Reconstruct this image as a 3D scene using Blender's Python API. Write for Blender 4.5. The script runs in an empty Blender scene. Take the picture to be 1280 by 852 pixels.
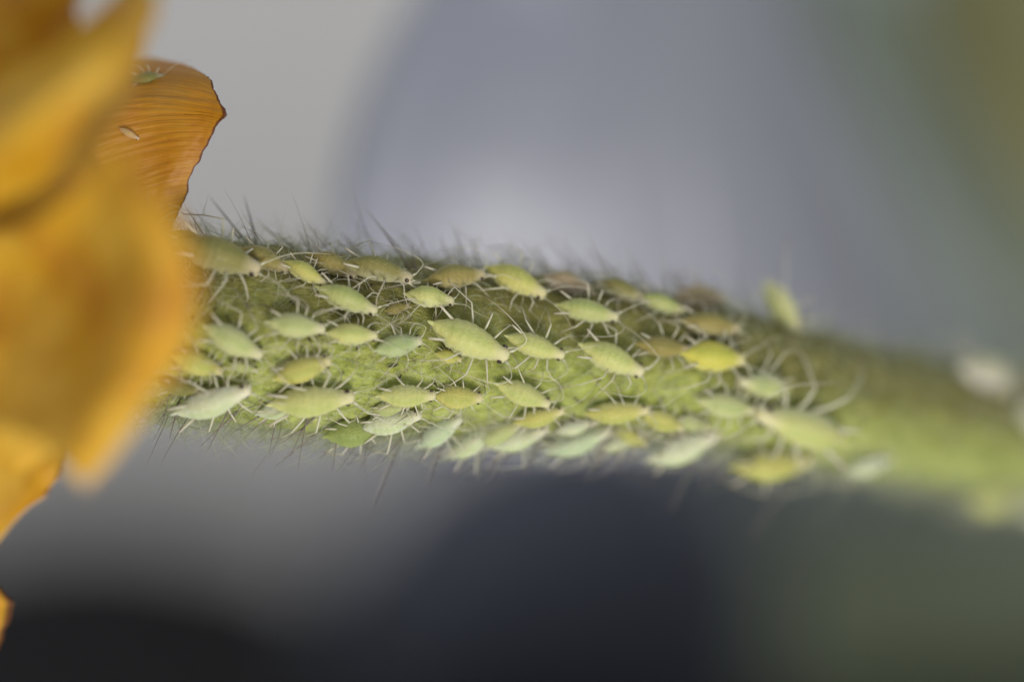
import bpy, bmesh, math, random
import numpy as np
from mathutils import Vector, Matrix, noise

# Macro scene: 1 Blender unit = 1 cm (scale_length says so).
random.seed(7)
sc = bpy.context.scene
C = sc.collection
sc.unit_settings.system = 'METRIC'
sc.unit_settings.scale_length = 0.01

# ------------------------------------------------------------------ camera
PX = 430.0          # photo pixels per cm in the plane of focus
DIST = 16.0         # cm from the lens to the plane of focus
cam_d = bpy.data.cameras.new('camera')
cam = bpy.data.objects.new('camera', cam_d); C.objects.link(cam)
cam.location = (0, -DIST, 0); cam.rotation_euler = (math.radians(90), 0, 0)
cam_d.sensor_width = 36; cam_d.lens = 36 * DIST / (1280 / PX)
cam_d.clip_start = 0.5; cam_d.clip_end = 500
cam_d.dof.use_dof = True; cam_d.dof.focus_distance = DIST
cam_d.dof.aperture_fstop = (cam_d.lens * 1e-3) / (2 * 0.70)
cam_d.dof.aperture_blades = 0
sc.camera = cam

# ------------------------------------------------------------------ world, key lamp and added fill lights
w = bpy.data.worlds.new('World'); sc.world = w; w.use_nodes = True
bg = w.node_tree.nodes['Background']
bg.inputs[0].default_value = (0.86, 0.93, 1.0, 1); bg.inputs[1].default_value = 0.60

def area_lamp(name, loc, target, size, power, col):
    d = bpy.data.lights.new(name, 'AREA'); d.shape = 'DISK'; d.size = size; d.energy = power; d.color = col
    o = bpy.data.objects.new(name, d); C.objects.link(o); o.location = loc
    o.rotation_euler = (Vector(target) - Vector(loc)).to_track_quat('-Z', 'Y').to_euler()
    return o
area_lamp('key_lamp', (3.0, -13, -9.5), (0, 0.5, -0.2), 6, 2350, (1.0, 0.97, 0.90))
area_lamp('top_fill', (3, -9, 14), (0, 1, 0), 10, 170, (0.93, 0.97, 1.0))  # added fill light from above, stands for no visible source
area_lamp('wall_fill', (-6, 20, 20), (-6, 40, 6), 10, 1500, (1.0, 0.97, 0.94))  # unseen fill added to brighten the wall

sc.view_settings.view_transform = 'Standard'
sc.view_settings.look = 'None'
sc.view_settings.exposure = 0
sc.view_settings.gamma = 1
sc.cycles.use_denoising = True
sc.cycles.max_bounces = 8

# ------------------------------------------------------------------ helpers
def P(px, py, y):
    """point seen at photo pixel px, py and lying y cm behind the plane of focus"""
    k = (DIST + y) / DIST / PX
    return Vector(((px - 640) * k, y, (426 - py) * k))

def proj(p):
    k = DIST * PX / (DIST + p.y)
    return 640 + p.x * k, 426 - p.z * k

def obj(name, verts, faces, mats, parent=None, smooth=True, midx=None):
    me = bpy.data.meshes.new(name)
    me.from_pydata([tuple(v) for v in verts], [], faces)
    for m in (mats if isinstance(mats, (list, tuple)) else [mats]): me.materials.append(m)
    if midx is not None: me.polygons.foreach_set('material_index', midx)
    if smooth: me.polygons.foreach_set('use_smooth', [True] * len(me.polygons))
    me.update()
    o = bpy.data.objects.new(name, me); C.objects.link(o)
    if parent: o.parent = parent
    return o

def empty(name, loc, label=None, cat=None, group=None):
    o = bpy.data.objects.new(name, None); C.objects.link(o); o.location = loc
    o.empty_display_size = 0.05
    tag(o, label, cat, group); return o

def tag(o, label=None, cat=None, group=None, kind=None):
    if label: o['label'] = label
    if cat: o['category'] = cat
    if group: o['group'] = group
    if kind: o['kind'] = kind
    return o

def frame_of(t):
    a = Vector((0, 0, 1)) if abs(t.z) < 0.9 else Vector((1, 0, 0))
    u = t.cross(a).normalized(); return u, t.cross(u).normalized()

def tube(V, F, pts, rad, n=6, cap=True):
    """append a tapered tube through pts to the lists V, F"""
    base = len(V); m = len(pts)
    pts = [Vector(p) for p in pts]
    u = None
    for i, p in enumerate(pts):
        t = (pts[min(i + 1, m - 1)] - pts[max(i - 1, 0)])
        t = t.normalized() if t.length > 1e-9 else Vector((1, 0, 0))
        if u is None: u, v = frame_of(t)
        else:
            u = (u - t * u.dot(t)).normalized(); v = t.cross(u)
        for k in range(n):
            a = 2 * math.pi * k / n
            V.append(p + (u * math.cos(a) + v * math.sin(a)) * rad[i])
    for i in range(m - 1):
        for k in range(n):
            k2 = (k + 1) % n
            F.append((base + i * n + k, base + i * n + k2, base + (i + 1) * n + k2, base + (i + 1) * n + k))
    if cap:
        F.append(tuple(base + k for k in reversed(range(n))))
        F.append(tuple(base + (m - 1) * n + k for k in range(n)))

def catmull(cp, t):
    """cp: list of numpy points, t in 0..1"""
    n = len(cp) - 1
    s = min(max(t, 0), 1) * n; i = min(int(s), n - 1); f = s - i
    p1, p2 = cp[i], cp[i + 1]
    p0 = cp[i - 1] if i > 0 else 2 * p1 - p2
    p3 = cp[i + 2] if i + 2 <= n else 2 * p2 - p1
    return 0.5 * ((2 * p1) + (-p0 + p2) * f + (2 * p0 - 5 * p1 + 4 * p2 - p3) * f * f + (-p0 + 3 * p1 - 3 * p2 + p3) * f ** 3)

# ------------------------------------------------------------------ materials
class NT:
    def __init__(self, name):
        self.m = bpy.data.materials.new(name); self.m.use_nodes = True
        self.t = self.m.node_tree; self.n = self.t.nodes; self.p = self.n['Principled BSDF']
        self.out = self.n['Material Output']
    def node(self, typ, **kw):
        x = self.n.new(typ)
        for k, v in kw.items(): setattr(x, k, v)
        return x
    def link(self, a, b): self.t.links.new(a, b)
    def noise(self, scale, detail=4, rough=0.6, vec=None, stretch=None):
        tx = self.node('ShaderNodeTexNoise'); tx.inputs['Scale'].default_value = scale
        tx.inputs['Detail'].default_value = detail; tx.inputs['Roughness'].default_value = rough
        if vec is None:
            tc = self.node('ShaderNodeTexCoord'); vec = tc.outputs['Object']
        if stretch:
            mp = self.node('ShaderNodeMapping'); mp.inputs['Scale'].default_value = stretch
            self.link(vec, mp.inputs['Vector']); vec = mp.outputs['Vector']
        self.link(vec, tx.inputs['Vector']); return tx.outputs['Fac']
    def ramp(self, fac, stops):
        r = self.node('ShaderNodeValToRGB'); e = r.color_ramp.elements
        while len(e) < len(stops): e.new(0.5)
        for x, (p, c) in zip(e, stops):
            x.position = p; x.color = (*c, 1) if len(c) == 3 else c
        self.link(fac, r.inputs['Fac']); return r.outputs['Color']
    def mix(self, fac, a, b, mode='MIX'):
        x = self.node('ShaderNodeMix', data_type='RGBA', blend_type=mode)
        for sock, v in ((x.inputs[0], fac), (x.inputs[6], a), (x.inputs[7], b)):
            if hasattr(v, 'links'): self.link(v, sock)
            elif isinstance(v, (int, float)): sock.default_value = v
            else: sock.default_value = (*v, 1)
        return x.outputs[2]
    def attr(self, name):
        a = self.node('ShaderNodeAttribute', attribute_name=name); return a.outputs['Fac']
    def bump(self, h, dist, strength=1.0):
        b = self.node('ShaderNodeBump'); b.inputs['Distance'].default_value = dist
        b.inputs['Strength'].default_value = strength
        self.link(h, b.inputs['Height']); self.link(b.outputs['Normal'], self.p.inputs['Normal'])
        return b.outputs['Normal']
    def color(self, c):
        if hasattr(c, 'links'): self.link(c, self.p.inputs['Base Color'])
        else: self.p.inputs['Base Color'].default_value = (*c, 1)
    def sss(self, w, radius, scale):
        self.p.inputs['Subsurface Weight'].default_value = w
        self.p.inputs['Subsurface Radius'].default_value = radius
        self.p.inputs['Subsurface Scale'].default_value = scale
    def translucent(self, col, fac):
        tr = self.node('ShaderNodeBsdfTranslucent')
        if hasattr(col, 'links'): self.link(col, tr.inputs['Color'])
        else: tr.inputs['Color'].default_value = (*col, 1)
        mx = self.node('ShaderNodeMixShader'); mx.inputs[0].default_value = fac
        self.link(self.p.outputs[0], mx.inputs[1]); self.link(tr.outputs[0], mx.inputs[2])
        self.link(mx.outputs[0], self.out.inputs['Surface'])

def mat_stem():
    t = NT('stem_skin')
    side = t.attr('side')                    # 0 on the lower flank, 1 on the upper: brown flush plus painted shade
    n1 = t.noise(6, 5, 0.65); n2 = t.noise(30, 5, 0.7, None, (0.45, 1, 1)); n3 = t.noise(110, 3, 0.7, None, (0.35, 1, 1))
    green = t.ramp(n2, [(0.30, (0.27, 0.31, 0.045)), (0.5, (0.42, 0.46, 0.095)), (0.70, (0.60, 0.64, 0.24))])
    olive = t.ramp(n2, [(0.32, (0.13, 0.115, 0.018)), (0.55, (0.215, 0.185, 0.032)), (0.72, (0.31, 0.255, 0.06))])
    add = t.node('ShaderNodeMath', operation='MULTIPLY_ADD'); t.link(n1, add.inputs[0]); add.inputs[1].default_value = 0.7
    t.link(side, add.inputs[2])
    f = t.ramp(add.outputs[0], [(0.45, (0, 0, 0)), (1.15, (1, 1, 1))])
    f = t.ramp(add.outputs[0], [(0.40, (0, 0, 0)), (0.82, (1, 1, 1))])
    c = t.mix(f, green, olive)
    c = t.mix(t.ramp(n3, [(0.40, (0.30, 0.30, 0.30)), (0.60, (0, 0, 0))]), c, (0.17, 0.19, 0.035))
    t.color(c); t.p.inputs['Roughness'].default_value = 0.5
    t.sss(0.45, (0.07, 0.08, 0.02), 0.7)
    ad = t.node('ShaderNodeMath', operation='ADD'); t.link(n2, ad.inputs[0]); t.link(n3, ad.inputs[1])
    t.bump(ad.outputs[0], 0.014, 0.9)
    return t.m

def mat_aphid():
    t = NT('aphid_skin')
    oi = t.node('ShaderNodeObjectInfo'); base = oi.outputs['Color']
    band = t.attr('band'); along = t.attr('along'); belly = t.attr('belly')
    n = t.noise(9, 5, 0.7); nf = t.noise(34, 3, 0.65)
    dark = t.mix(1.0, base, (0.64, 0.75, 0.42), 'MULTIPLY')
    c = t.mix(t.ramp(n, [(0.35, (0, 0, 0)), (0.7, (0.5, 0.5, 0.5))]), base, t.mix(1.0, base, (1.12, 0.98, 0.72), 'MULTIPLY'))
    c = t.mix(band, c, dark)                                            # green gut stripe along the back
    pale = t.mix(0.30, t.mix(1.0, base, (1.12, 1.14, 1.5), 'MULTIPLY'), (0.70, 0.69, 0.58))
    c = t.mix(belly, c, pale)                                           # whitish flanks and belly
    c = t.mix(t.ramp(along, [(0.76, (0, 0, 0)), (0.93, (0.55, 0.55, 0.55))]), c, (0.68, 0.58, 0.42))   # paler head
    c = t.mix(t.ramp(nf, [(0.52, (0, 0, 0)), (0.75, (0.45, 0.45, 0.45))]), c, t.mix(1.0, base, (1.25, 1.25, 1.7), 'MULTIPLY'))      # waxy bloom
    t.color(c); t.p.inputs['Roughness'].default_value = 0.48
    t.p.inputs['Coat Weight'].default_value = 0.22; t.p.inputs['Coat Roughness'].default_value = 0.38
    t.sss(0.65, (0.07, 0.07, 0.03), 0.6)
    t.bump(nf, 0.02, 0.5)
    return t.m

def mat_limb():
    t = NT('aphid_limb')
    along = t.attr('along')
    c = t.ramp(along, [(0.0, (0.72, 0.70, 0.52)), (0.60, (0.74, 0.68, 0.54)), (0.88, (0.50, 0.40, 0.29)), (1.0, (0.07, 0.045, 0.03))])
    t.color(c); t.p.inputs['Roughness'].default_value = 0.32
    t.translucent(c, 0.35); return t.m

def mat_plain(name, col, rough=0.5, trans=0.0, coat=0.0):
    t = NT(name); t.color(col); t.p.inputs['Roughness'].default_value = rough
    t.p.inputs['Coat Weight'].default_value = coat
    if trans: t.translucent(col, trans)
    return t.m

def mat_petal(name='dry_petal', tint=(1, 1, 1)):
    t = NT(name)
    edge = t.attr('edge')
    n1 = t.noise(3.2, 5, 0.6); n2 = t.noise(26, 5, 0.65)
    uv = t.node('ShaderNodeUVMap').outputs['UV']
    st = t.noise(1.0, 4, 0.6, uv, (2.0, 95, 1))
    c = t.ramp(n1, [(0.30, (0.60, 0.25, 0.004)), (0.5, (0.75, 0.42, 0.014)), (0.68, (0.82, 0.54, 0.06))])
    c = t.mix(t.ramp(st, [(0.36, (0.45, 0.45, 0.45)), (0.56, (0, 0, 0))]), c, (0.46, 0.18, 0.006))
    c = t.mix(t.ramp(n2, [(0.62, (0, 0, 0)), (0.78, (0.5, 0.5, 0.5))]), c, (0.36, 0.12, 0.008))
    ee = t.node('ShaderNodeMath', operation='MULTIPLY_ADD'); t.link(n2, ee.inputs[0]); ee.inputs[1].default_value = 0.5; t.link(edge, ee.inputs[2])
    c = t.mix(t.ramp(ee.outputs[0], [(0.70, (0, 0, 0)), (0.98, (0.9, 0.9, 0.9))]), c, (0.13, 0.03, 0.006))
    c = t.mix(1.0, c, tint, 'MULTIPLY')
    t.color(c); t.p.inputs['Roughness'].default_value = 0.45
    t.bump(st, 0.006, 0.5)
    t.translucent(c, 0.32); return t.m

def mat_leaf(name, c0, c1, trans=0.2):
    t = NT(name); n = t.noise(1.3, 4, 0.6)
    c = t.ramp(n, [(0.3, c0), (0.7, c1)]); t.color(c); t.p.inputs['Roughness'].default_value = 0.6
    t.bump(t.noise(9, 4, 0.6), 0.05, 0.6)
    if trans: t.translucent(c, trans)
    return t.m

M_STEM, M_APHID, M_LIMB, M_PETAL = mat_stem(), mat_aphid(), mat_limb(), mat_petal()
M_PETAL_SHADED = mat_petal('shaded_petal', (0.80, 0.66, 0.8))  # darker copy of the petal material: shade painted in by the tint
M_EYE = mat_plain('aphid_eye', (0.018, 0.004, 0.004), 0.15, coat=0.6)
M_HAIR = mat_plain('stem_down', (0.66, 0.68, 0.46), 0.35, 0.45)
M_BRISTLE = mat_plain('stem_bristle', (0.28, 0.23, 0.19), 0.3, 0.3)
M_SPECK = mat_plain('dark_speck', (0.03, 0.022, 0.012), 0.7)
M_CORN = mat_plain('cornicle_skin', (0.55, 0.45, 0.25), 0.4, 0.3)

# ------------------------------------------------------------------ setting: wall, ground, things out of focus behind
def mat_wall():
    t = NT('grey_plaster'); n = t.noise(0.5, 5, 0.6)
    t.color(t.ramp(n, [(0.3, (0.82, 0.77, 0.73)), (0.7, (0.90, 0.85, 0.81))])); t.p.inputs['Roughness'].default_value = 0.9
    t.bump(t.noise(5, 5, 0.7), 0.06, 0.6); return t.m
def mat_ground():
    t = NT('dark_soil'); n = t.noise(1.6, 6, 0.7)
    t.color(t.ramp(n, [(0.3, (0.010, 0.010, 0.011)), (0.7, (0.024, 0.022, 0.022))])); t.p.inputs['Roughness'].default_value = 1.0
    t.p.inputs['Specular IOR Level'].default_value = 0.1
    t.bump(t.noise(4, 6, 0.75), 0.15, 0.8); return t.m

YW = 40.0
def grid_patch(name, ctrl, mat, nu, nv, parent=None, thick=0.012, wrinkle=None, edgef=None, label=None, cat=None, kind=None, origin=None):
    """ctrl[i][j] = (px, py, depth): rows run along the blade, columns across it. Interpolated, thickened."""
    rows = [[np.array(P(*c)) for c in r] for r in ctrl]
    V, UV, E = [], [], []
    for a in range(nu + 1):
        u = a / nu
        cols = [catmull([rows[i][j] for i in range(len(rows))], u) for j in range(len(rows[0]))]
        for b in range(nv + 1):
            v = b / nv
            V.append(Vector(catmull(cols, v))); UV.append((u, v))
            E.append(max(u, 0) if edgef is None else edgef(u, v))
    F = []
    for a in range(nu):
        for b in range(nv):
            i = a * (nv + 1) + b
            F.append((i, i + 1, i + nv + 2, i + nv + 1))
    if wrinkle:
        # displace along the local normal
        N = []
        for a in range(nu + 1):
            for b in range(nv + 1):
                g = lambda x, y: V[min(max(x, 0), nu) * (nv + 1) + min(max(y, 0), nv)]
                n = (g(a + 1, b) - g(a - 1, b)).cross(g(a, b + 1) - g(a, b - 1))
                N.append(n.normalized() if n.length > 1e-12 else Vector((0, -1, 0)))
        V = [v + n * wrinkle(uv[0], uv[1], v) for v, n, uv in zip(V, N, UV)]
        # ragged margin: shift the outer rim in its own plane
        for i, uv in enumerate(UV):
            if uv[0] > 0.75:
                k = ((uv[0] - 0.75) * 4) ** 3
                a = V[i]; b_ = V[max(i - 4 * (nv + 1), 0)]
                V[i] = a + (a - b_).normalized() * k * (0.026 * noise.noise(Vector((uv[1] * 6, 2, 3))) + 0.005 * noise.noise(Vector((uv[1] * 22, 8, 1))))
    o = Vector((0, 0, 0)) if origin is None else Vector(origin)
    ob = obj(name, [v - o for v in V], F, mat, parent)
    if parent is None: ob.location = o
    me = ob.data
    at = me.attributes.new('edge', 'FLOAT', 'POINT'); at.data.foreach_set('value', E)
    ul = me.uv_layers.new(name='UVMap')
    for lp in me.loops: ul.data[lp.index].uv = UV[lp.vertex_index]
    s = ob.modifiers.new('thickness', 'SOLIDIFY'); s.thickness = thick; s.offset = 0
    tag(ob, label, cat, None, kind)
    return ob

wl = obj('wall', [(-60, YW, -3), (60, YW, -3), (60, YW, 60), (-60, YW, 60)], [(0, 1, 2, 3)], mat_wall()); tag(wl, kind='structure')
ZG = -2.0
gv, gf = [], []
GX, GY = 60, 40
for j in range(GY + 1):
    for i in range(GX + 1):
        x = -60 + 120 * i / GX; y = 4 + (YW - 3.5) * j / GY
        gv.append((x, y, ZG + 0.10 * noise.noise(Vector((x * 0.9, y * 0.9, 3)))))
for j in range(GY):
    for i in range(GX):
        a = j * (GX + 1) + i; gf.append((a, a + 1, a + GX + 2, a + GX + 1))
tag(obj('ground', gv, gf, mat_ground()), kind='structure')

def bg_leaf(name, ctrl, mat, label, cat='leaf', thick=0.05):
    org = Vector(P(*ctrl[0][len(ctrl[0]) // 2]))
    root = empty(name, org, label, cat)
    b = grid_patch('blade', ctrl, mat, 24, 16, None, thick)
    b.parent = root; b.matrix_parent_inverse = Matrix.Translation(-org)
    # raised midrib
    mid = len(ctrl[0]) // 2
    cp = [np.array(P(*r[mid])) for r in ctrl]
    pts = [Vector(catmull(cp, k / 20)) + Vector((0, -thick * 0.3, 0)) for k in range(21)]
    V, F = [], []; tube(V, F, pts, [0.06 * (1 - 0.7 * k / 20) for k in range(21)], 8)
    r = obj('midrib', V, F, mat); r.parent = root; r.matrix_parent_inverse = Matrix.Translation(-org)
    return root

bg_leaf('broad_leaf', [
    [(560, 560, 2.6), (700, 560, 2.3), (900, 560, 3.0), (1130, 560, 6.4)],
    [(436, 400, 2.4), (620, 400, 2.1), (880, 390, 3.0), (1130, 390, 6.6)],
    [(430, 240, 2.3), (640, 240, 1.8), (860, 230, 3.0), (1080, 220, 6.6)],
    [(470, 100, 2.3), (660, 90, 1.9), (830, 80, 3.1), (1010, 60, 6.8)],
    [(560, -60, 2.4), (680, -90, 2.1), (810, -110, 3.4), (960, -130, 7.0)]],
    mat_leaf('blue_grey_leaf', (0.43, 0.42, 0.475), (0.50, 0.485, 0.54), 0.1),
    'broad smooth blue-grey blade with a curved edge, blurred behind the stem')
bg_leaf('hanging_leaf', [
    [(900, 640, 9), (1060, 640, 8.6), (1260, 640, 8.6), (1420, 640, 9)],
    [(850, 460, 9), (1040, 460, 8.4), (1260, 460, 8.4), (1460, 460, 9)],
    [(850, 250, 9), (1040, 240, 8.4), (1260, 230, 8.4), (1480, 220, 9)],
    [(900, 20, 9), (1060, 0, 8.6), (1260, -40, 8.6), (1420, -80, 9)],
    [(1000, -200, 9.2), (1100, -220, 9), (1260, -240, 9), (1380, -260, 9.2)]],
    mat_leaf('grey_green_leaf', (0.36, 0.395, 0.37), (0.42, 0.45, 0.425)),
    'large pale grey-green leaf hanging blurred behind the far half of the stem')
bg_leaf('narrow_leaf', [
    [(1560, 700, 5.8), (1640, 640, 5.6), (1720, 560, 5.8)],
    [(1360, 520, 5.8), (1440, 430, 5.6), (1520, 330, 5.8)],
    [(1215, 330, 5.8), (1275, 240, 5.6), (1345, 150, 5.8)],
    [(1090, 130, 6.0), (1130, 70, 5.9), (1180, 10, 6.0)],
    [(1000, -30, 6.2), (1015, -50, 6.2), (1035, -75, 6.2)]],
    mat_leaf('mid_green_leaf', (0.22, 0.255, 0.19), (0.27, 0.305, 0.22)),
    'narrow mid-green leaf slanting blurred in front of the pale grey-green one')
bg_leaf('yellowing_leaf', [
    [(1515, 445, 4.8), (1575, 325, 4.6), (1635, 145, 4.6)],
    [(1325, 285, 4.8), (1395, 145, 4.6), (1445, -15, 4.7)],
    [(1210, 135, 4.9), (1265, 15, 4.7), (1325, -105, 4.8)],
    [(1145, -5, 5.1), (1175, -75, 5.0), (1215, -155, 5.0)]],
    mat_leaf('olive_yellow_leaf', (0.24, 0.225, 0.09), (0.30, 0.28, 0.12)),
    'olive-yellow leaf tip blurred above the narrow green leaf')
bg_leaf('low_leaf', [
    [(1600, 1000, 8.8), (1640, 800, 8.4), (1680, 600, 8.8)],
    [(1380, 1000, 8.8), (1400, 790, 8.4), (1420, 580, 8.8)],
    [(1150, 990, 8.8), (1160, 780, 8.4), (1170, 580, 8.8)],
    [(960, 900, 9.0), (970, 780, 8.8), (980, 660, 9.0)]],
    mat_leaf('dull_green_leaf', (0.26, 0.285, 0.17), (0.33, 0.35, 0.22)),
    'dull dark green leaf drooping blurred below the far end of the stem')

def stone(name, center, rad, mat, label):
    bm = bmesh.new(); bmesh.ops.create_icosphere(bm, subdivisions=5, radius=1)
    for v in bm.verts:
        d = 1 + 0.16 * noise.noise(v.co * 1.1 + Vector((4, 2, 9))) + 0.04 * noise.noise(v.co * 4)
        v.co = Vector((v.co.x * rad[0], v.co.y * rad[1], v.co.z * rad[2])) * d
    me = bpy.data.meshes.new(name); bm.to_mesh(me); bm.free(); me.materials.append(mat)
    me.polygons.foreach_set('use_smooth', [True] * len(me.polygons))
    o = bpy.data.objects.new(name, me); C.objects.link(o); o.location = center
    tag(o, label, 'stone'); return o
ts = NT('slate_stone'); ts.color(ts.ramp(ts.noise(1.5, 5, 0.6), [(0.3, (0.085, 0.087, 0.11)), (0.7, (0.12, 0.122, 0.15))])); ts.p.inputs['Roughness'].default_value = 0.9
ts.p.inputs['Specular IOR Level'].default_value = 0.2
ts.bump(ts.noise(6, 5, 0.7), 0.08, 0.6)
tb = NT('dark_fade_form'); tb.color(tb.ramp(tb.noise(1.5, 5, 0.6), [(0.3, (0.012, 0.011, 0.012)), (0.7, (0.022, 0.021, 0.022))])); tb.p.inputs['Roughness'].default_value = 0.95
tb.p.inputs['Specular IOR Level'].default_value = 0.1
stone('rounded_form', (0.26, 12, -1.25), (1.22, 1.3, 1.0), ts.m, 'rounded dark slate-blue stone blurred on the soil under the stem')
stone('rounded_form', (-3.1, 22, -2.15), (2.5, 2.0, 1.15), tb.m, 'rounded black form added for the dark fade beneath the petals')  # dark form added to deepen the fade at the foot of the wall

# ------------------------------------------------------------------ the stem
ST = [np.array(v, float) for v in [
    # px,   cy,   half, depth of the axis
    (-120, 372, 90, -0.22), (60, 384, 100, -0.10), (210, 402, 106, 0.09), (400, 429, 113, 0.19), (640, 441, 102, 0.32), (850, 461, 86, 0.43),
    (1050, 505, 77, 0.76), (1280, 546, 72, 1.55), (1520, 590, 70, 2.40)]]
def stem_at(s):
    px, cy, half, y = catmull(ST, s)
    c = P(px, cy, y); r = half / PX * (DIST + y) / DIST
    return c, r
def stem_frame(s):
    c, r = stem_at(s)
    a, _ = stem_at(max(s - 0.004, 0)); b, _ = stem_at(min(s + 0.004, 1))
    t = (b - a).normalized()
    f = (Vector((0, -1, 0)) - t * Vector((0, -1, 0)).dot(t)).normalized()
    u = f.cross(t).normalized()
    if u.z < 0: u = -u
    return c, r, t, f, u
def stem_bump(s, th):
    q = Vector((s * 26, math.cos(th) * 1.6, math.sin(th) * 1.6))
    return 0.012 * noise.noise(q) + 0.006 * noise.noise(q * 3.1) + 0.004 * math.cos(9 * th + 2 * noise.noise(q * 0.4))
def stem_pt(s, th, lift=0.0):
    c, r, t, f, u = stem_frame(s)
    n = f * math.cos(th) + u * math.sin(th)
    return c + n * (r + stem_bump(s, th) + lift), n, t

plant = empty('flowering_stalk', P(-120, 372, -0.42),
              'hairy green flower stalk with withered yellow-orange petals at one end', 'flower')
PINV = Matrix.Translation(-plant.location)
def part(o, parent=plant):
    o.parent = parent
    if parent is plant: o.matrix_parent_inverse = PINV
    return o
NS, NT_ = 300, 110
V, F, SIDE = [], [], []
for i in range(NS + 1):
    s = i / NS; c, r, t, f, u = stem_frame(s)
    for k in range(NT_):
        th = 2 * math.pi * k / NT_
        n = f * math.cos(th) + u * math.sin(th)
        fine = 0.006 * noise.noise((c + n * r) * 24) + 0.0035 * noise.noise((c + n * r) * 60)
        V.append(c + n * (r + stem_bump(s, th) + fine)); SIDE.append(0.5 + 0.5 * math.sin(th) - 0.33 + 0.42 * max(0, s - 0.5) + 0.05 * (s - 0.4))
for i in range(NS):
    for k in range(NT_):
        k2 = (k + 1) % NT_
        F.append((i * NT_ + k, i * NT_ + k2, (i + 1) * NT_ + k2, (i + 1) * NT_ + k))
F.append(tuple(reversed(range(NT_)))); F.append(tuple(NS * NT_ + k for k in range(NT_)))
stem = part(obj('stem', V, F, M_STEM))
stem.data.attributes.new('side', 'FLOAT', 'POINT').data.foreach_set('value', SIDE)

# down: short curled pale hairs, and long stiff bristles leaning towards the flower
rnd = random.Random(11)
V, F = [], []
for q_ in range(9800):
    s = rnd.uniform(0.10, 0.99); th = rnd.uniform(-2.1, 2.1) if q_ < 6000 else rnd.choice((-1, -1, -1, 1)) * rnd.gauss(1.55, 0.22)
    p, n, t = stem_pt(s, th, -0.004)
    b = t.cross(n)
    L = rnd.uniform(0.03, 0.08) * (2.1 if q_ >= 6000 else 1)
    d = (n * rnd.uniform(0.25, 1.0) + t * rnd.gauss(-0.35, 0.6) + b * rnd.gauss(0, 0.6)).normalized()
    cur = (t * rnd.gauss(0, 1) + b * rnd.gauss(0, 1) - n * rnd.uniform(0, 0.8)) * 0.55
    pts = [p + d * (L * q) + cur * (L * q * q) for q in (0, 0.35, 0.7, 1)]
    r0 = rnd.uniform(0.0006, 0.0012)
    tube(V, F, pts, [r0, r0, r0 * 0.75, r0 * 0.25], 3, False)
down = obj('down', V, F, M_HAIR, stem); tag(down, 'fine pale curly down covering the stem', kind='stuff')
V, F = [], []
def bristle(p, tip, r0, bend):
    pts = [p.lerp(tip, q) + bend * (q * (1 - q)) for q in (0, 0.2, 0.4, 0.6, 0.8, 1)]
    tube(V, F, pts, [r0, r0 * 0.9, r0 * 0.78, r0 * 0.62, r0 * 0.42, r0 * 0.12], 5, False)
for _ in range(400):
    s = rnd.uniform(0.10, 0.99)
    th = rnd.choice([rnd.gauss(1.5, 0.4), rnd.gauss(-1.5, 0.4), rnd.uniform(-1.3, 1.3)])
    p, n, t = stem_pt(s, th, -0.006)
    b = t.cross(n)
    face = math.cos(th) > 0.45
    L = rnd.uniform(0.06, 0.15) if face else rnd.choice([rnd.uniform(0.07, 0.16), rnd.uniform(0.10, 0.23)])
    d = (n + t * rnd.gauss(-0.65, 0.4) + b * rnd.gauss(0, 0.35)).normalized()
    bristle(p, p + d * L, rnd.uniform(0.0011, 0.0021), (t * rnd.gauss(0, 1) + b * rnd.gauss(0, 1)) * L * 0.14)
# the few that stand out in the photograph: foot pixel, tip pixel
def foot_tip(px0, py0, px1, py1):
    s, th = 0.3, 0.0
    for _ in range(25):
        p, n, t = stem_pt(s, th)
        x, y = proj(p); s += (px0 - x) / 1640 * 0.8
        c, r = stem_at(s); v = (p.z - c.z + (y - py0) / PX) / r
        th = math.asin(max(-0.999, min(0.999, v)))
    p, n, t = stem_pt(s, th, -0.006)
    return p, P(px1, py1, p.y)
for a in ((517, 335, 458, 262), (312, 300, 262, 246), (322, 298, 305, 245), (520, 334, 514, 303), (686, 338, 668, 308), (742, 350, 724, 318),
          (372, 312, 345, 290), (412, 535, 344, 582), (440, 540, 398, 572), (300, 515, 250, 558), (505, 560, 464, 638), (552, 560, 535, 605),
          (760, 545, 730, 606), (880, 555, 836, 640), (1010, 575, 934, 676), (226, 500, 212, 548), (395, 535, 364, 545), (735, 545, 694, 596),
          (600, 320, 590, 296), (455, 315, 425, 290), (1260, 630, 1215, 690), (690, 545, 655, 582)):
    p, q = foot_tip(*a)
    bristle(p, q, 0.0040, Vector((0, 0, rnd.uniform(-0.02, 0.03))))
for _ in range(34):
    x = rnd.uniform(215, 1000); c_ = catmull(ST, (x + 120) / 1640)
    p, q = foot_tip(x, c_[1] + c_[2] * 0.93, x - rnd.uniform(8, 62), c_[1] + c_[2] + rnd.uniform(18, 66))
    bristle(p, q, rnd.uniform(0.0022, 0.0038), Vector((0, 0, rnd.uniform(-0.03, 0.03))))
for _ in range(24):
    x = rnd.uniform(240, 1000); c_ = catmull(ST, (x + 120) / 1640)
    p, q = foot_tip(x, c_[1] - c_[2] * 0.93, x - rnd.uniform(4, 50), c_[1] - c_[2] - rnd.uniform(16, 48))
    bristle(p, q, rnd.uniform(0.0016, 0.0028), Vector((0, 0, rnd.uniform(-0.02, 0.03))))
br = obj('bristles', V, F, M_BRISTLE, stem); tag(br, 'long stiff dark bristles standing off the stem', kind='stuff')
V, F = [], []
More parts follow.
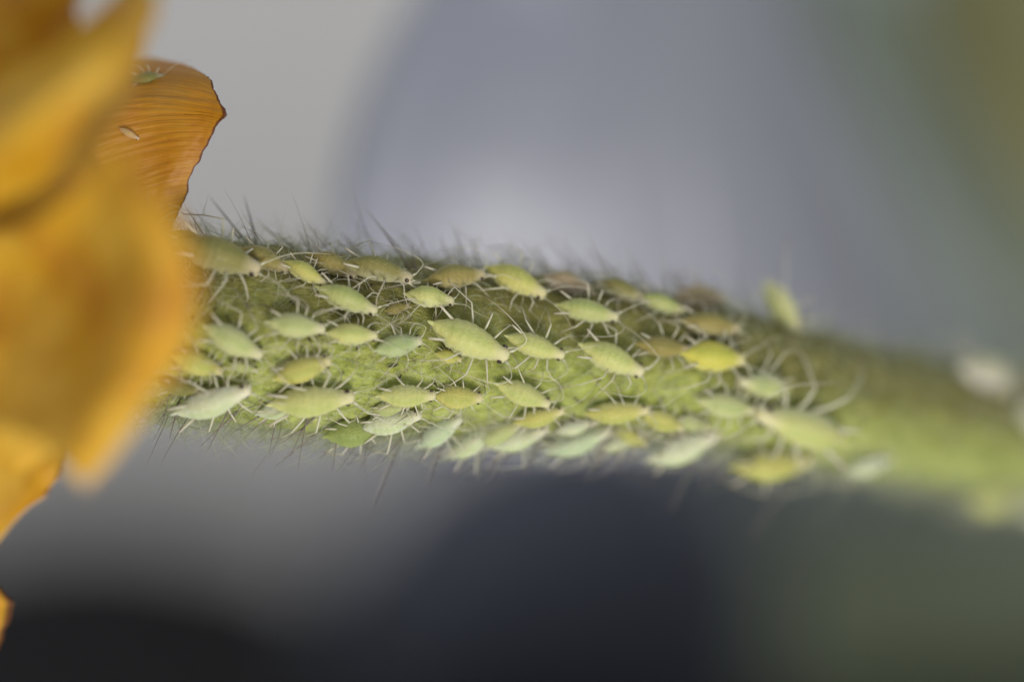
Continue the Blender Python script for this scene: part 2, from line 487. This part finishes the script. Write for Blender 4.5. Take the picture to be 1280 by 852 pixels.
for _ in range(70):
    s = rnd.uniform(0.16, 0.62); th = rnd.uniform(-1.2, 1.3)
    p, n, t = stem_pt(s, th, 0.006); b = t.cross(n)
    a = rnd.uniform(0, 6.28); d = t * math.cos(a) + b * math.sin(a); L = rnd.uniform(0.005, 0.02)
    tube(V, F, [p - d * L, p + n * 0.004 + b * rnd.gauss(0, 0.004), p + d * L], [0.0012, rnd.uniform(0.002, 0.004), 0.001], 5)
sp = obj('specks', V, F, M_SPECK, stem); tag(sp, 'tiny dark specks caught in the down', kind='stuff')

# ------------------------------------------------------------------ the flower: withered petals
fl = empty('flower_head', P(-120, 380, -0.45)); part(fl)
FINV = Matrix.Translation(-fl.location + plant.location) @ PINV
FINV = Matrix.Translation(-P(-120, 380, -0.45))
def petal(ctrl, nu, nv, wr=None, edgef=None, thick=0.012, label=None, mat=None):
    o = grid_patch('petal', ctrl, mat or M_PETAL, nu, nv, None, thick, wr, edgef)
    o.parent = fl; o.matrix_parent_inverse = FINV
    if label: o['label'] = label
    return o
def edge3(u, v):
    return max((u - 0.955) * 22, (0.05 - v) * 9 if v < 0.05 and u > 0.8 else 0, (v - 0.94) * 9 if v > 0.94 else 0, 0)
def wr_soft(amp, k=2.4):
    return lambda u, v, p: amp * 0.9 * noise.noise(p * k + Vector((3, 7, 1))) + amp * 0.15 * math.sin(v * 17 + 3 * noise.noise(p * 2)) * min(1, u * 1.6) + amp * 0.25 * noise.noise(p * k * 4)
def wr_vein(u, v, p):
    e = 0.0020 * math.sin(v * 150 + 9 * noise.noise(Vector((u * 2.2, v * 9, 0)))) * (0.45 + 0.55 * noise.noise(Vector((u * 4, v * 14, 5))))
    return e + 0.010 * noise.noise(p * 5) + 0.0015 * noise.noise(Vector((u * 14, v * 30, 2)))
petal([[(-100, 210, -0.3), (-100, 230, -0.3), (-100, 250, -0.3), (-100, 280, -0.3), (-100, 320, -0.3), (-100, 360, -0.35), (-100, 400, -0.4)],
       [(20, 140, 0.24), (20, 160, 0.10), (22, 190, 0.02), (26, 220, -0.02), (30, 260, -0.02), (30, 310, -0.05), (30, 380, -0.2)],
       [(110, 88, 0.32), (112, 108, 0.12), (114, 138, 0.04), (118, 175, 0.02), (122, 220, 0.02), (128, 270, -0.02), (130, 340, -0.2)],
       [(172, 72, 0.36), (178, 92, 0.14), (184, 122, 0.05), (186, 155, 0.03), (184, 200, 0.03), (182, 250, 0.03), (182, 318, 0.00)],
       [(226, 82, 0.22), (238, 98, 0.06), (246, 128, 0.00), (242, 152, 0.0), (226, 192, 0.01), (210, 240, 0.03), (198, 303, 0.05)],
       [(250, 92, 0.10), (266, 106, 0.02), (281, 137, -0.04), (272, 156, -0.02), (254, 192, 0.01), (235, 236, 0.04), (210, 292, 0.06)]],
      130, 170, wr_vein, edge3, 0.010, 'sharp veined petal with painted-in shade and a brown dried rim', M_PETAL_SHADED)
petal([[(-110, 290, -0.64), (-110, 350, -0.71), (-110, 450, -0.71), (-110, 560, -0.71)],
       [(20, 285, -0.80), (15, 360, -0.72), (20, 450, -0.85), (10, 540, -0.92)],
       [(95, 235, -1.15), (105, 330, -0.92), (100, 450, -0.99), (60, 560, -1.06)],
       [(140, 180, -1.45), (192, 305, -1.45), (182, 430, -1.35), (92, 585, -1.16)],
       [(160, 196, -1.42), (238, 330, -1.42), (228, 440, -1.31), (108, 606, -1.14)]],
      50, 50, wr_soft(0.05), lambda u, v: 0, 0.012, 'broad soft orange petal curling in front of the stem')
petal([[(-110, 120, -0.71), (-110, 200, -0.78), (-110, 290, -0.71)],
       [(0, 90, -0.99), (10, 165, -1.39), (20, 245, -0.88)],
       [(75, 50, -1.05), (85, 118, -1.45), (95, 200, -0.94)],
       [(135, 8, -1.05), (150, 64, -1.39), (150, 130, -0.88)],
       [(168, -40, -0.99), (196, 0, -1.14), (178, 60, -0.82)]],
      40, 30, wr_soft(0.03), lambda u, v: 0, 0.012, 'long folded yellow petal running up across the sharp one')
petal([[(-110, -140, -0.71), (-110, -20, -0.71), (-110, 120, -0.71)],
       [(0, -130, -1.06), (0, -20, -0.88), (5, 110, -0.71)],
       [(60, -120, -1.14), (66, -20, -0.97), (60, 80, -0.71)],
       [(95, -110, -1.06), (104, -30, -0.94), (92, 44, -0.71)]],
      30, 30, wr_soft(0.04), lambda u, v: 0, 0.012, 'small blunt petal tucked above the long folded one')
petal([[(-110, 500, -0.64), (-110, 590, -0.64), (-110, 700, -0.64)],
       [(-20, 510, -0.71), (-20, 600, -0.60), (-25, 690, -0.40)],
       [(40, 525, -0.62), (42, 590, -0.36), (28, 642, -0.34)],
       [(66, 545, -0.36), (77, 582, -0.30), (62, 618, -0.30)]],
      50, 50, wr_soft(0.03, 4), lambda u, v: max((u - 0.88) * 9, 0), 0.014, 'lower petal with a dark red-brown rim')
petal([[(-110, 640, -0.40), (-110, 740, -0.40), (-110, 830, -0.40)],
       [(-50, 690, -0.34), (-50, 760, -0.32), (-50, 830, -0.32)],
       [(-2, 742, -0.26), (14, 758, -0.24), (-4, 812, -0.26)]],
      30, 30, wr_soft(0.02, 4), lambda u, v: max((u - 0.85) * 7, 0), 0.014, 'petal tip peeping out beneath the lower petal')
petal([[(-110, 60, -0.46), (-110, 250, -0.50), (-110, 420, -0.50), (-110, 600, -0.46)],
       [(0, 60, -0.46), (0, 240, -0.54), (0, 420, -0.64), (0, 600, -0.50)],
       [(80, 110, -0.40), (90, 240, -0.54), (90, 420, -0.71), (60, 570, -0.54)],
       [(120, 180, -0.40), (150, 280, -0.51), (160, 420, -0.68), (85, 540, -0.57)]],
      40, 40, wr_soft(0.05), lambda u, v: 0, 0.012, 'crumpled inner petal closing the flower behind the others')
# receptacle that carries them, where the stem ends
bm = bmesh.new(); bmesh.ops.create_uvsphere(bm, u_segments=24, v_segments=16, radius=0.34)
for v in bm.verts: v.co = v.co * (1 + 0.1 * noise.noise(v.co * 6)); v.co.x *= 0.7
me = bpy.data.meshes.new('receptacle'); bm.to_mesh(me); bm.free(); me.materials.append(M_STEM)
rc = bpy.data.objects.new('receptacle', me); C.objects.link(rc); rc.parent = fl; rc.location = (0.02, 0.02, 0)

# ------------------------------------------------------------------ aphids
PROF = [(-.500, .006, .005, .03), (-.485, .018, .014, .028), (-.455, .026, .020, .022), (-.425, .036, .030, .012), (-.395, .070, .058, .004), (-.35, .100, .085, 0), (-.28, .140, .116, 0),
        (-.20, .183, .150, .004), (-.12, .203, .168, .008), (-.03, .211, .176, .010), (.06, .204, .170, .008), (.14, .186, .156, .004), (.21, .163, .138, 0),
        (.27, .140, .120, -.004), (.32, .120, .105, -.008), (.36, .105, .094, -.010), (.39, .100, .088, -.012), (.42, .099, .084, -.014), (.455, .092, .074, -.016), (.48, .076, .058, -.018), (.495, .046, .034, -.02), (.50, .004, .004, -.02)]
PX_, PW, PH, PZ = (np.array(c) for c in zip(*PROF))
EYE_ME = None
def eye_mesh():
    global EYE_ME
    if EYE_ME is None:
        bm = bmesh.new(); bmesh.ops.create_icosphere(bm, subdivisions=2, radius=1)
        EYE_ME = bpy.data.meshes.new('eye'); bm.to_mesh(EYE_ME); bm.free(); EYE_ME.materials.append(M_EYE)
        EYE_ME.polygons.foreach_set('use_smooth', [True] * len(EYE_ME.polygons))
    return EYE_ME

def limb(V, F, A, pts, rad, n=6):
    b = len(V); tube(V, F, pts, rad, n)
    L = [0]
    for i in range(1, len(pts)): L.append(L[-1] + (Vector(pts[i]) - Vector(pts[i - 1])).length)
    for i in range(len(pts)): A += [L[i] / L[-1]] * n

def smooth_path(pts, k=3):
    a = [np.array(p, float) for p in pts]; m = (len(a) - 1) * k
    return [Vector(catmull(a, i / m)) for i in range(m + 1)]

def make_aphid(label, loc, rot, L, Rloc, col, fat=1.0, seed=0, limbs=True, group='aphids crowding the stem', cat='aphid', reach=1.0, curl=0.0):
    """loc: point of the surface under the body; rot: 3x3 (x forward, z away from the surface); Rloc: surface radius / L"""
    r = random.Random(seed)
    root = empty('aphid', loc, label, cat, group)
    root.rotation_euler = rot.to_euler()
    root.scale = (L, L, L)
    h0 = 0.15 + r.uniform(-0.01, 0.03); fat = fat * r.uniform(0.92, 1.10)                 # belly height above the surface
    drop = lambda y: (math.sqrt(max(Rloc * Rloc - y * y, 0.02)) - Rloc) if Rloc else 0.0
    V, F, AL, BA, BE, MI = [], [], [], [], [], []
    nx, nk = 44, 28
    bend = curl + r.uniform(-0.05, 0.05); wav = r.uniform(0, 6)
    for i in range(nx + 1):
        q = i / nx; x = -0.5 + (0.5 - 0.5 * math.cos(math.pi * q) * 1.0)
        x = -0.5 + (0.55 * q + 0.45 * (0.5 - 0.5 * math.cos(math.pi * q)))
        wv = float(np.interp(x, PX_, PW)) * fat * 0.87; hv = float(np.interp(x, PX_, PH)) * (0.5 + 0.5 * fat) * 1.25; zo = float(np.interp(x, PX_, PZ))
        seg = 1 + 0.019 * math.cos(x * 62 + wav) * (1 if -0.4 < x < 0.33 else 0)
        for k in range(nk):
            a = 2 * math.pi * k / nk
            cy, cz = math.sin(a), math.cos(a)
            ridge = 1 + 0.05 * math.exp(-((abs(a - math.pi) - math.pi / 2 + 0.15) / 0.22) ** 2) * (1 + 0.8 * math.cos(x * 62 + wav))
            z = hv * (cz if cz > 0 else 0.62 * cz) * seg
            y = wv * cy * seg * ridge
            lump = 1 + 0.035 * noise.noise(Vector((x * 7 + seed, cy * 2, cz * 2)))
            y *= lump; z *= lump
            yy = y + bend * (x * x) * 0.6
            V.append(Vector((x, yy, h0 + zo + z)))
            AL.append(q if x < 0.2 else (x + 0.5)); 
            mid = math.exp(-(cy / 0.42) ** 2) * (1 if cz > 0 else 0); side = math.exp(-((abs(cy) - 0.62) / 0.14) ** 2) * (1 if cz > 0 else 0)
            BA.append((0.62 * mid) * max(0, min(1, (0.38 - abs(x + 0.02)) * 6)))
            BE.append(max(0, min(1, (0.60 - cz) * 0.95)))
    for i in range(nx):
        for k in range(nk):
            k2 = (k + 1) % nk
            F.append((i * nk + k, (i + 1) * nk + k, (i + 1) * nk + k2, i * nk + k2))
    F.append(tuple(range(nk))); F.append(tuple(nx * nk + k for k in reversed(range(nk))))
    nbody = len(F)
    LA = []; r_leg = r.uniform(0.66, 0.84)
    nv0 = len(V)
    if limbs:
        jr = lambda s: r.uniform(-s, s)
        for sgn in (-1, 1):
            for cx, kn, ft in (((.24, .07), (.34 + jr(.06), .21 + jr(.04), .19 + jr(.05)), (.46 + jr(.10), .30 + jr(.08))),
                               ((.13, .09), (.14 + jr(.08), .30 + jr(.05), .23 + jr(.07)), (.06 + jr(.16), .44 + jr(.10))),
                               ((.03, .10), (-.12 + jr(.10), .33 + jr(.06), .28 + jr(.09)), (-.46 + jr(.14), .46 + jr(.14)))):
                kn = (cx[0] + (kn[0] - cx[0]) * reach, kn[1] * reach, kn[2] * (0.5 + 0.5 * reach)); ft = (cx[0] + (ft[0] - cx[0]) * reach, ft[1] * reach)
                c = Vector((cx[0], sgn * cx[1], h0 - 0.05)); k_ = Vector((kn[0], sgn * kn[1], kn[2] + drop(kn[1]) * 0.6))
                f = Vector((ft[0], sgn * ft[1], drop(ft[1]) + 0.006))
                tr = (c + k_) * 0.5 + Vector((0, 0, 0.03))
                sh = k_.lerp(f, 0.55) + Vector((0, sgn * 0.025, 0.03))
                f += Vector((jr(.09), jr(.06), 0)); dirf = (f - k_).normalized(); toe = f + Vector((dirf.x * 0.06, dirf.y * 0.06, 0.002))
                pts = [c, c.lerp(tr, .6), tr, tr.lerp(k_, .6), k_, k_.lerp(sh, .12), k_.lerp(sh, .6), sh, sh.lerp(f, .6), f, toe]
                rad = [.019, .019, .018, .015, .012, .0105, .0092, .0088, .0082, .0075, .0045]
                limb(V, F, LA, pts, [x * r_leg for x in rad], 7)
    allA = AL + LA
    body = obj('body', V, F, [M_APHID, M_LIMB], root, True, [0] * nbody + [1] * (len(F) - nbody))
    body.color = (*col, 1)
    me = body.data
    me.attributes.new('along', 'FLOAT', 'POINT').data.foreach_set('value', allA)
    me.attributes.new('band', 'FLOAT', 'POINT').data.foreach_set('value', BA + [0] * len(LA))
    me.attributes.new('belly', 'FLOAT', 'POINT').data.foreach_set('value', BE + [0] * len(LA))
    hb = bend * 0.41 * 0.41 * 0.6
    for sgn in (-1, 1):
        e = bpy.data.objects.new('eye', eye_mesh()); C.objects.link(e); e.parent = root
        e.location = (0.412, sgn * 0.094 * fat + hb, h0 + 0.012); e.scale = (0.030, 0.020, 0.030)
    if limbs:
        for sgn in (-1, 1):
            V, F, A = [], [], []
            back = r.random() < 0.6
            p0 = Vector((0.472, sgn * 0.055 + hb, h0 + 0.012)); p1 = p0 + Vector((0.055, sgn * 0.035, 0.03))
            if back: cp = [p1, p1 + Vector((0.05, sgn * 0.15, 0.09)), p1 + Vector((-0.18 + r.uniform(-.1, .1), sgn * (0.32 + r.uniform(-.05, .05)), 0.10)), p1 + Vector((-0.62 + r.uniform(-.12, .12), sgn * (0.40 + r.uniform(-.08, .1)), 0.02 + r.uniform(-.05, .1)))]
            else: cp = [p1, p1 + Vector((0.18, sgn * 0.10, 0.10)), p1 + Vector((0.40 + r.uniform(-.06, .06), sgn * 0.22, 0.08)), p1 + Vector((0.66 + r.uniform(-.1, .1), sgn * (0.30 + r.uniform(-.1, .1)), r.uniform(-.06, .06)))]
            pts = [p0, p0.lerp(p1, 0.5)] + smooth_path(cp, 5)
            m = len(pts)
            limb(V, F, A, pts, [0.017, 0.0165] + [max(0.0062 - 0.0040 * i / m, 0.0024) for i in range(m - 2)], 6)
            an = obj('antenna', V, F, M_LIMB, root)
            an.data.attributes.new('along', 'FLOAT', 'POINT').data.foreach_set('value', A)
            V, F, A = [], [], []
            q0 = Vector((-0.255, sgn * 0.125 * fat, h0 + 0.075))
            d = Vector((-0.20, sgn * 0.075, 0.055)) * r.uniform(0.85, 1.15)
            limb(V, F, A, [q0, q0 + d * 0.35, q0 + d * 0.7, q0 + d * 0.95, q0 + d], [.019, .0145, .012, .0115, .013], 8)
            co = obj('cornicle', V, F, M_LIMB, root)
            co.data.attributes.new('along', 'FLOAT', 'POINT').data.foreach_set('value', [0.25 + 0.55 * x for x in A])
    return root

def aphid_on_stem(tx, ty, hx, hy, col, label, fat=1.0, over=1.0, twist=0.0, seed=0, **kw):
    """tail and head pixel of the photograph; the animal stands on the stem's surface there"""
    mx, my = (tx + hx) / 2, (ty + hy) / 2
    Lpx = math.hypot(hx - tx, hy - ty)
    s = (mx + 120) / 1640; th = 0.0
    lift = 0.14 * Lpx / PX
    for _ in range(30):
        c, r, t, f, u = stem_frame(s)
        n = f * math.cos(th) + u * math.sin(th)
        p = c + n * (r + stem_bump(s, th) + lift)
        x, y = proj(p); s += (mx - x) / 1640 * 0.7
        cx, cyp = proj(c)
        k = DIST * PX / (DIST + p.y)
        v = (cyp - my) / ((r + lift) * k)
        th = 0.5 * th + 0.5 * math.asin(max(-0.985, min(0.985, v)))
    p, n, t = stem_pt(s, th)
    # heading: the projected direction, put back on to the tangent plane
    zz = n
    if abs(th) > 0.7:
        c_, r_, t_, f_, u_ = stem_frame(s)
        k_ = min(0.5, (abs(th) - 0.7) * 0.8); zz = (n * (1 - k_) + f_ * k_).normalized()
    b = t.cross(zz)
    x0, y0 = proj(p); x1, y1 = proj(p + t * 0.02); x2, y2 = proj(p + b * 0.02)
    A = np.array([[x1 - x0, x2 - x0], [y1 - y0, y2 - y0]]) / 0.02
    if abs(np.linalg.det(A)) < 0.12 * PX * PX:      # seen edge-on: damp the part that cannot be seen
        U, S, Vt = np.linalg.svd(A); S[1] = max(S[1], 0.30 * PX); A = U @ np.diag(S) @ Vt
    ab = np.linalg.solve(A, np.array([hx - tx, hy - ty]))
    d = t * float(ab[0]) + b * float(ab[1]); L = d.length
    L = min(L, Lpx / PX * (DIST + p.y) / DIST * 1.25)
    d.normalize()
    tw = random.Random(seed * 7 + 1).uniform(-0.22, 0.22) + twist
    d = (d - zz * d.dot(zz)).normalized(); zz = Matrix.Rotation(tw, 3, d) @ zz
    yv = zz.cross(d).normalized(); d2 = yv.cross(zz).normalized()
    rot = Matrix((d2, yv, zz)).transposed()
    c, r = stem_at(s)
    return make_aphid(label, p, rot, L, r / L, col, fat, seed, **kw)

YEL = (0.52, 0.49, 0.14); LEM = (0.53, 0.53, 0.20); GRN = (0.43, 0.45, 0.17); PGR = (0.49, 0.51, 0.24); MNT = (0.54, 0.60, 0.43)
OLV = (0.23, 0.205, 0.05); OCH = (0.29, 0.235, 0.06); WHT = (0.60, 0.62, 0.43); BRT = (0.55, 0.51, 0.08); BEI = (0.42, 0.32, 0.20); BLG = (0.43, 0.49, 0.25)
APHIDS = [
 # tail x, y, head x, y, colour, label, fatness
 (208, 288, 258, 304, OLV, 'small dark olive aphid half hidden behind the big olive one at the petals', 1.0),
 (217, 298, 326, 333, OLV, 'big olive aphid with a black eye on the upper stem beside the petals', 0.95),
 (298, 304, 362, 332, OCH, 'ochre aphid on the stem top just ahead of the big olive one', 1.05),
 (352, 324, 408, 354, YEL, 'yellow-green aphid below the stem top, between two ochre ones', 1.0),
 (382, 314, 446, 342, OCH, 'orange-tinged olive aphid on the stem top above the sharp pale green one', 1.05),
 (424, 333, 516, 353, OLV, 'long olive aphid with whitish head lying along the stem top by the longest bristle', 0.8),
 (392, 355, 472, 386, GRN, 'sharp pale green aphid with a black eye below the long olive one', 1.0),
 (503, 369, 568, 378, LEM, 'short lemon aphid above the tail of the largest yellow one', 1.05),
 (528, 352, 606, 342, OCH, 'blurred orange-brown aphid on the stem top beside the longest bristle', 1.0),
 (480, 388, 512, 381, OCH, 'tiny dull yellow young aphid squeezed under the short lemon one', 1.1),
 (330, 398, 407, 407, PGR, 'soft pale green aphid in the gap below the yellow-green one', 1.05),
 (405, 416, 472, 419, LEM, 'pale yellow aphid directly under the sharp pale green one', 1.05),
 (465, 438, 528, 424, BLG, 'bluish green aphid between the pale yellow and the largest yellow ones', 1.1),
 (533, 401, 636, 446, LEM, 'largest sharp yellow aphid in the middle of the stem, tail raised to a point', 0.95),
 (629, 416, 706, 442, LEM, 'sharp yellow aphid right ahead of the largest one in the middle', 1.0),
 (720, 430, 804, 467, LEM, 'sharp pale yellow aphid with green-tinted back, third in the middle file', 1.0),
 (252, 402, 328, 441, PGR, 'blurred pale green aphid beside the front petal edge', 1.0),
 (212, 442, 278, 462, YEL, 'blurred yellowish aphid partly covered by the front petal', 1.1),
 (338, 472, 414, 447, YEL, 'soft yellow aphid with raised head above the plump yellow one on the lower stem', 1.0),
 (213, 511, 314, 480, WHT, 'whitish green aphid with a dark eye on the lower edge beside the petals', 0.85),
 (332, 503, 444, 494, LEM, 'long plump yellow aphid on the lower stem with legs hanging free', 0.9),
 (468, 490, 545, 490, LEM, 'yellow-green aphid nose to tail behind the rounded yellow one', 1.05),
 (538, 494, 603, 496, YEL, 'rounded deep yellow aphid with tapering head on the lower stem', 1.1),
 (542, 441, 577, 449, YEL, 'tiny square-looking yellow young aphid under the largest one', 1.2),
 (448, 538, 528, 520, WHT, 'whitish aphid with a beaded side on the lower edge under the nose-to-tail pair', 0.9),
 (518, 563, 578, 524, MNT, 'pale mint aphid hanging with its pointed tail off the lower edge', 1.0),
 (556, 574, 622, 532, WHT, 'blurred whitish aphid behind the mint one with the pointed tail', 0.9),
 (606, 560, 684, 536, WHT, 'pale aphid hanging under the stem below the overlapping yellow pair', 0.95),
 (640, 524, 706, 508, YEL, 'yellow aphid with a dark eye, lower of the overlapping pair', 0.95),
 (617, 474, 688, 502, LEM, 'yellow aphid with a dark eye, upper of the overlapping pair', 1.0),
 (677, 574, 764, 545, MNT, 'blurred mint-green aphid hanging under the stem', 0.95),
 (728, 513, 812, 508, YEL, 'straight yellow aphid with two eyes showing, below the green-tinted one', 0.95),
 (798, 512, 854, 532, YEL, 'small yellow aphid just ahead of the straight one', 1.0),
 (762, 536, 806, 558, YEL, 'small blurred yellow aphid under the straight one', 1.0),
 (798, 583, 894, 548, WHT, 'blurred whitish aphid hanging tail down under the stem', 0.9),
 (902, 582, 1008, 574, YEL, 'long blurred yellow aphid along the underside of the stem', 0.85),
 (866, 492, 942, 507, PGR, 'pale green aphid with a thin dark antenna below the spidery one', 1.05),
 (1062, 534, 944, 498, LEM, 'long pale aphid with yellow rear, facing the flower, behind the spidery one', 0.8),
 (847, 438, 930, 446, BRT, 'plump bright yellow aphid behind the spidery one', 1.15),
 (988, 474, 922, 464, PGR, 'small spidery green aphid with spread white legs, facing the flower', 1.0),
 (792, 424, 864, 432, OCH, 'dull yellowish aphid just behind the plump bright yellow one', 0.95),
 (692, 380, 774, 396, GRN, 'blurred green aphid above the middle file', 1.0),
 (606, 330, 684, 366, YEL, 'blurred yellow-green aphid on the stem top under a tuft of white hairs', 1.0),
 (676, 344, 740, 362, BEI, 'blurred pinkish beige aphid on the stem top', 1.1),
 (742, 352, 804, 372, OLV, 'blurred olive aphid on the stem top ahead of the pinkish one', 1.0),
 (796, 368, 856, 388, GRN, 'faint greenish aphid on the stem top between olive and brown ones', 1.0),
 (838, 360, 902, 362, BEI, 'blurred brownish aphid bulging over the stem top', 1.2),
 (848, 400, 924, 411, OCH, 'blurred beige-yellow aphid above the plump bright yellow one', 1.0),
 (1180, 446, 1275, 474, (0.48, 0.45, 0.33), 'very blurred beige-white aphid on top of the far end of the stem', 0.9),
 (1262, 498, 1322, 520, WHT, 'very blurred whitish aphid cut by the picture edge on the far stem', 1.1),
 (1200, 628, 1270, 622, LEM, 'very blurred yellow aphid under the far end of the stem', 1.1),
 (1262, 648, 1322, 640, WHT, 'very blurred whitish aphid under the stem, behind the yellow one', 1.0),
 (402, 548, 478, 538, (0.29, 0.34, 0.09), 'blurred grass-green aphid under the stem behind the whitish beaded one', 1.2),
 (196, 474, 252, 482, OLV, 'blurred olive aphid in the shade of the front petal', 1.0),
 (318, 516, 372, 506, WHT, 'small whitish aphid tucked behind the long plump yellow one', 0.9),
 (1050, 582, 1112, 566, WHT, 'very blurred whitish aphid on the lower edge of the far stem', 0.8),
 (592, 556, 652, 530, PGR, 'pale green aphid wedged among the whitish ones under the overlapping pair', 0.95),
 (744, 570, 802, 548, WHT, 'small pale aphid hanging beside the mint-green one, below the straight yellow one', 0.9),
 (462, 512, 508, 506, PGR, 'small pale green young aphid between the whitish beaded one and the pair above', 1.0),
 (842, 518, 888, 528, PGR, 'small pale aphid under the pale green one with the thin dark antenna', 1.0),
 (284, 452, 322, 462, PGR, 'small pale young aphid above the whitish green one with a dark eye', 1.0),
 (690, 540, 742, 528, WHT, 'small whitish aphid between the overlapping pair and the mint one below', 0.9),
]
for i, a in enumerate(APHIDS):
    aphid_on_stem(*a[:6], fat=a[6], seed=i + 1, reach=1.6 if 'spidery green' in a[5] else 1.3 if ('hanging' in a[5] or 'lower edge' in a[5]) else 1.12)

# one standing off the stem top, head down
def free_aphid(tx, ty, hx, hy, y, col, label, fat, seed, up=Vector((-0.2, -0.75, 0.6)), limbs=True, group='aphids crowding the stem', cat='aphid', reach=1.0):
    t, h = P(tx, ty, y), P(hx, hy, y)
    d = h - t; L = d.length; d.normalize()
    yv = up.cross(d).normalized(); zz = d.cross(yv).normalized()
    rot = Matrix((d, yv, zz)).transposed()
    return make_aphid(label, (t + h) / 2 - zz * 0.17 * L, rot, L, 0, col, fat, seed, limbs, group, cat, reach)
free_aphid(955, 350, 998, 416, 0.52, (0.55, 0.55, 0.26), 'blurred yellow-green aphid standing head down on the stem top', 1.25, 91, Vector((-0.62, -0.70, 0.3)), reach=1.5)
free_aphid(160, 101, 206, 96, 0.10, (0.22, 0.19, 0.04), 'dark green aphid resting on the sharp veined petal', 1.0, 92, Vector((0, -1, 0.3)), group='aphids on the petal')
free_aphid(148, 160, 174, 174, 0.022, (0.55, 0.36, 0.20), 'small shrivelled white shed skin stuck to the veined petal', 0.8, 93, Vector((0, -1, 0.2)), limbs=False, group='aphids on the petal', cat='shed skin')
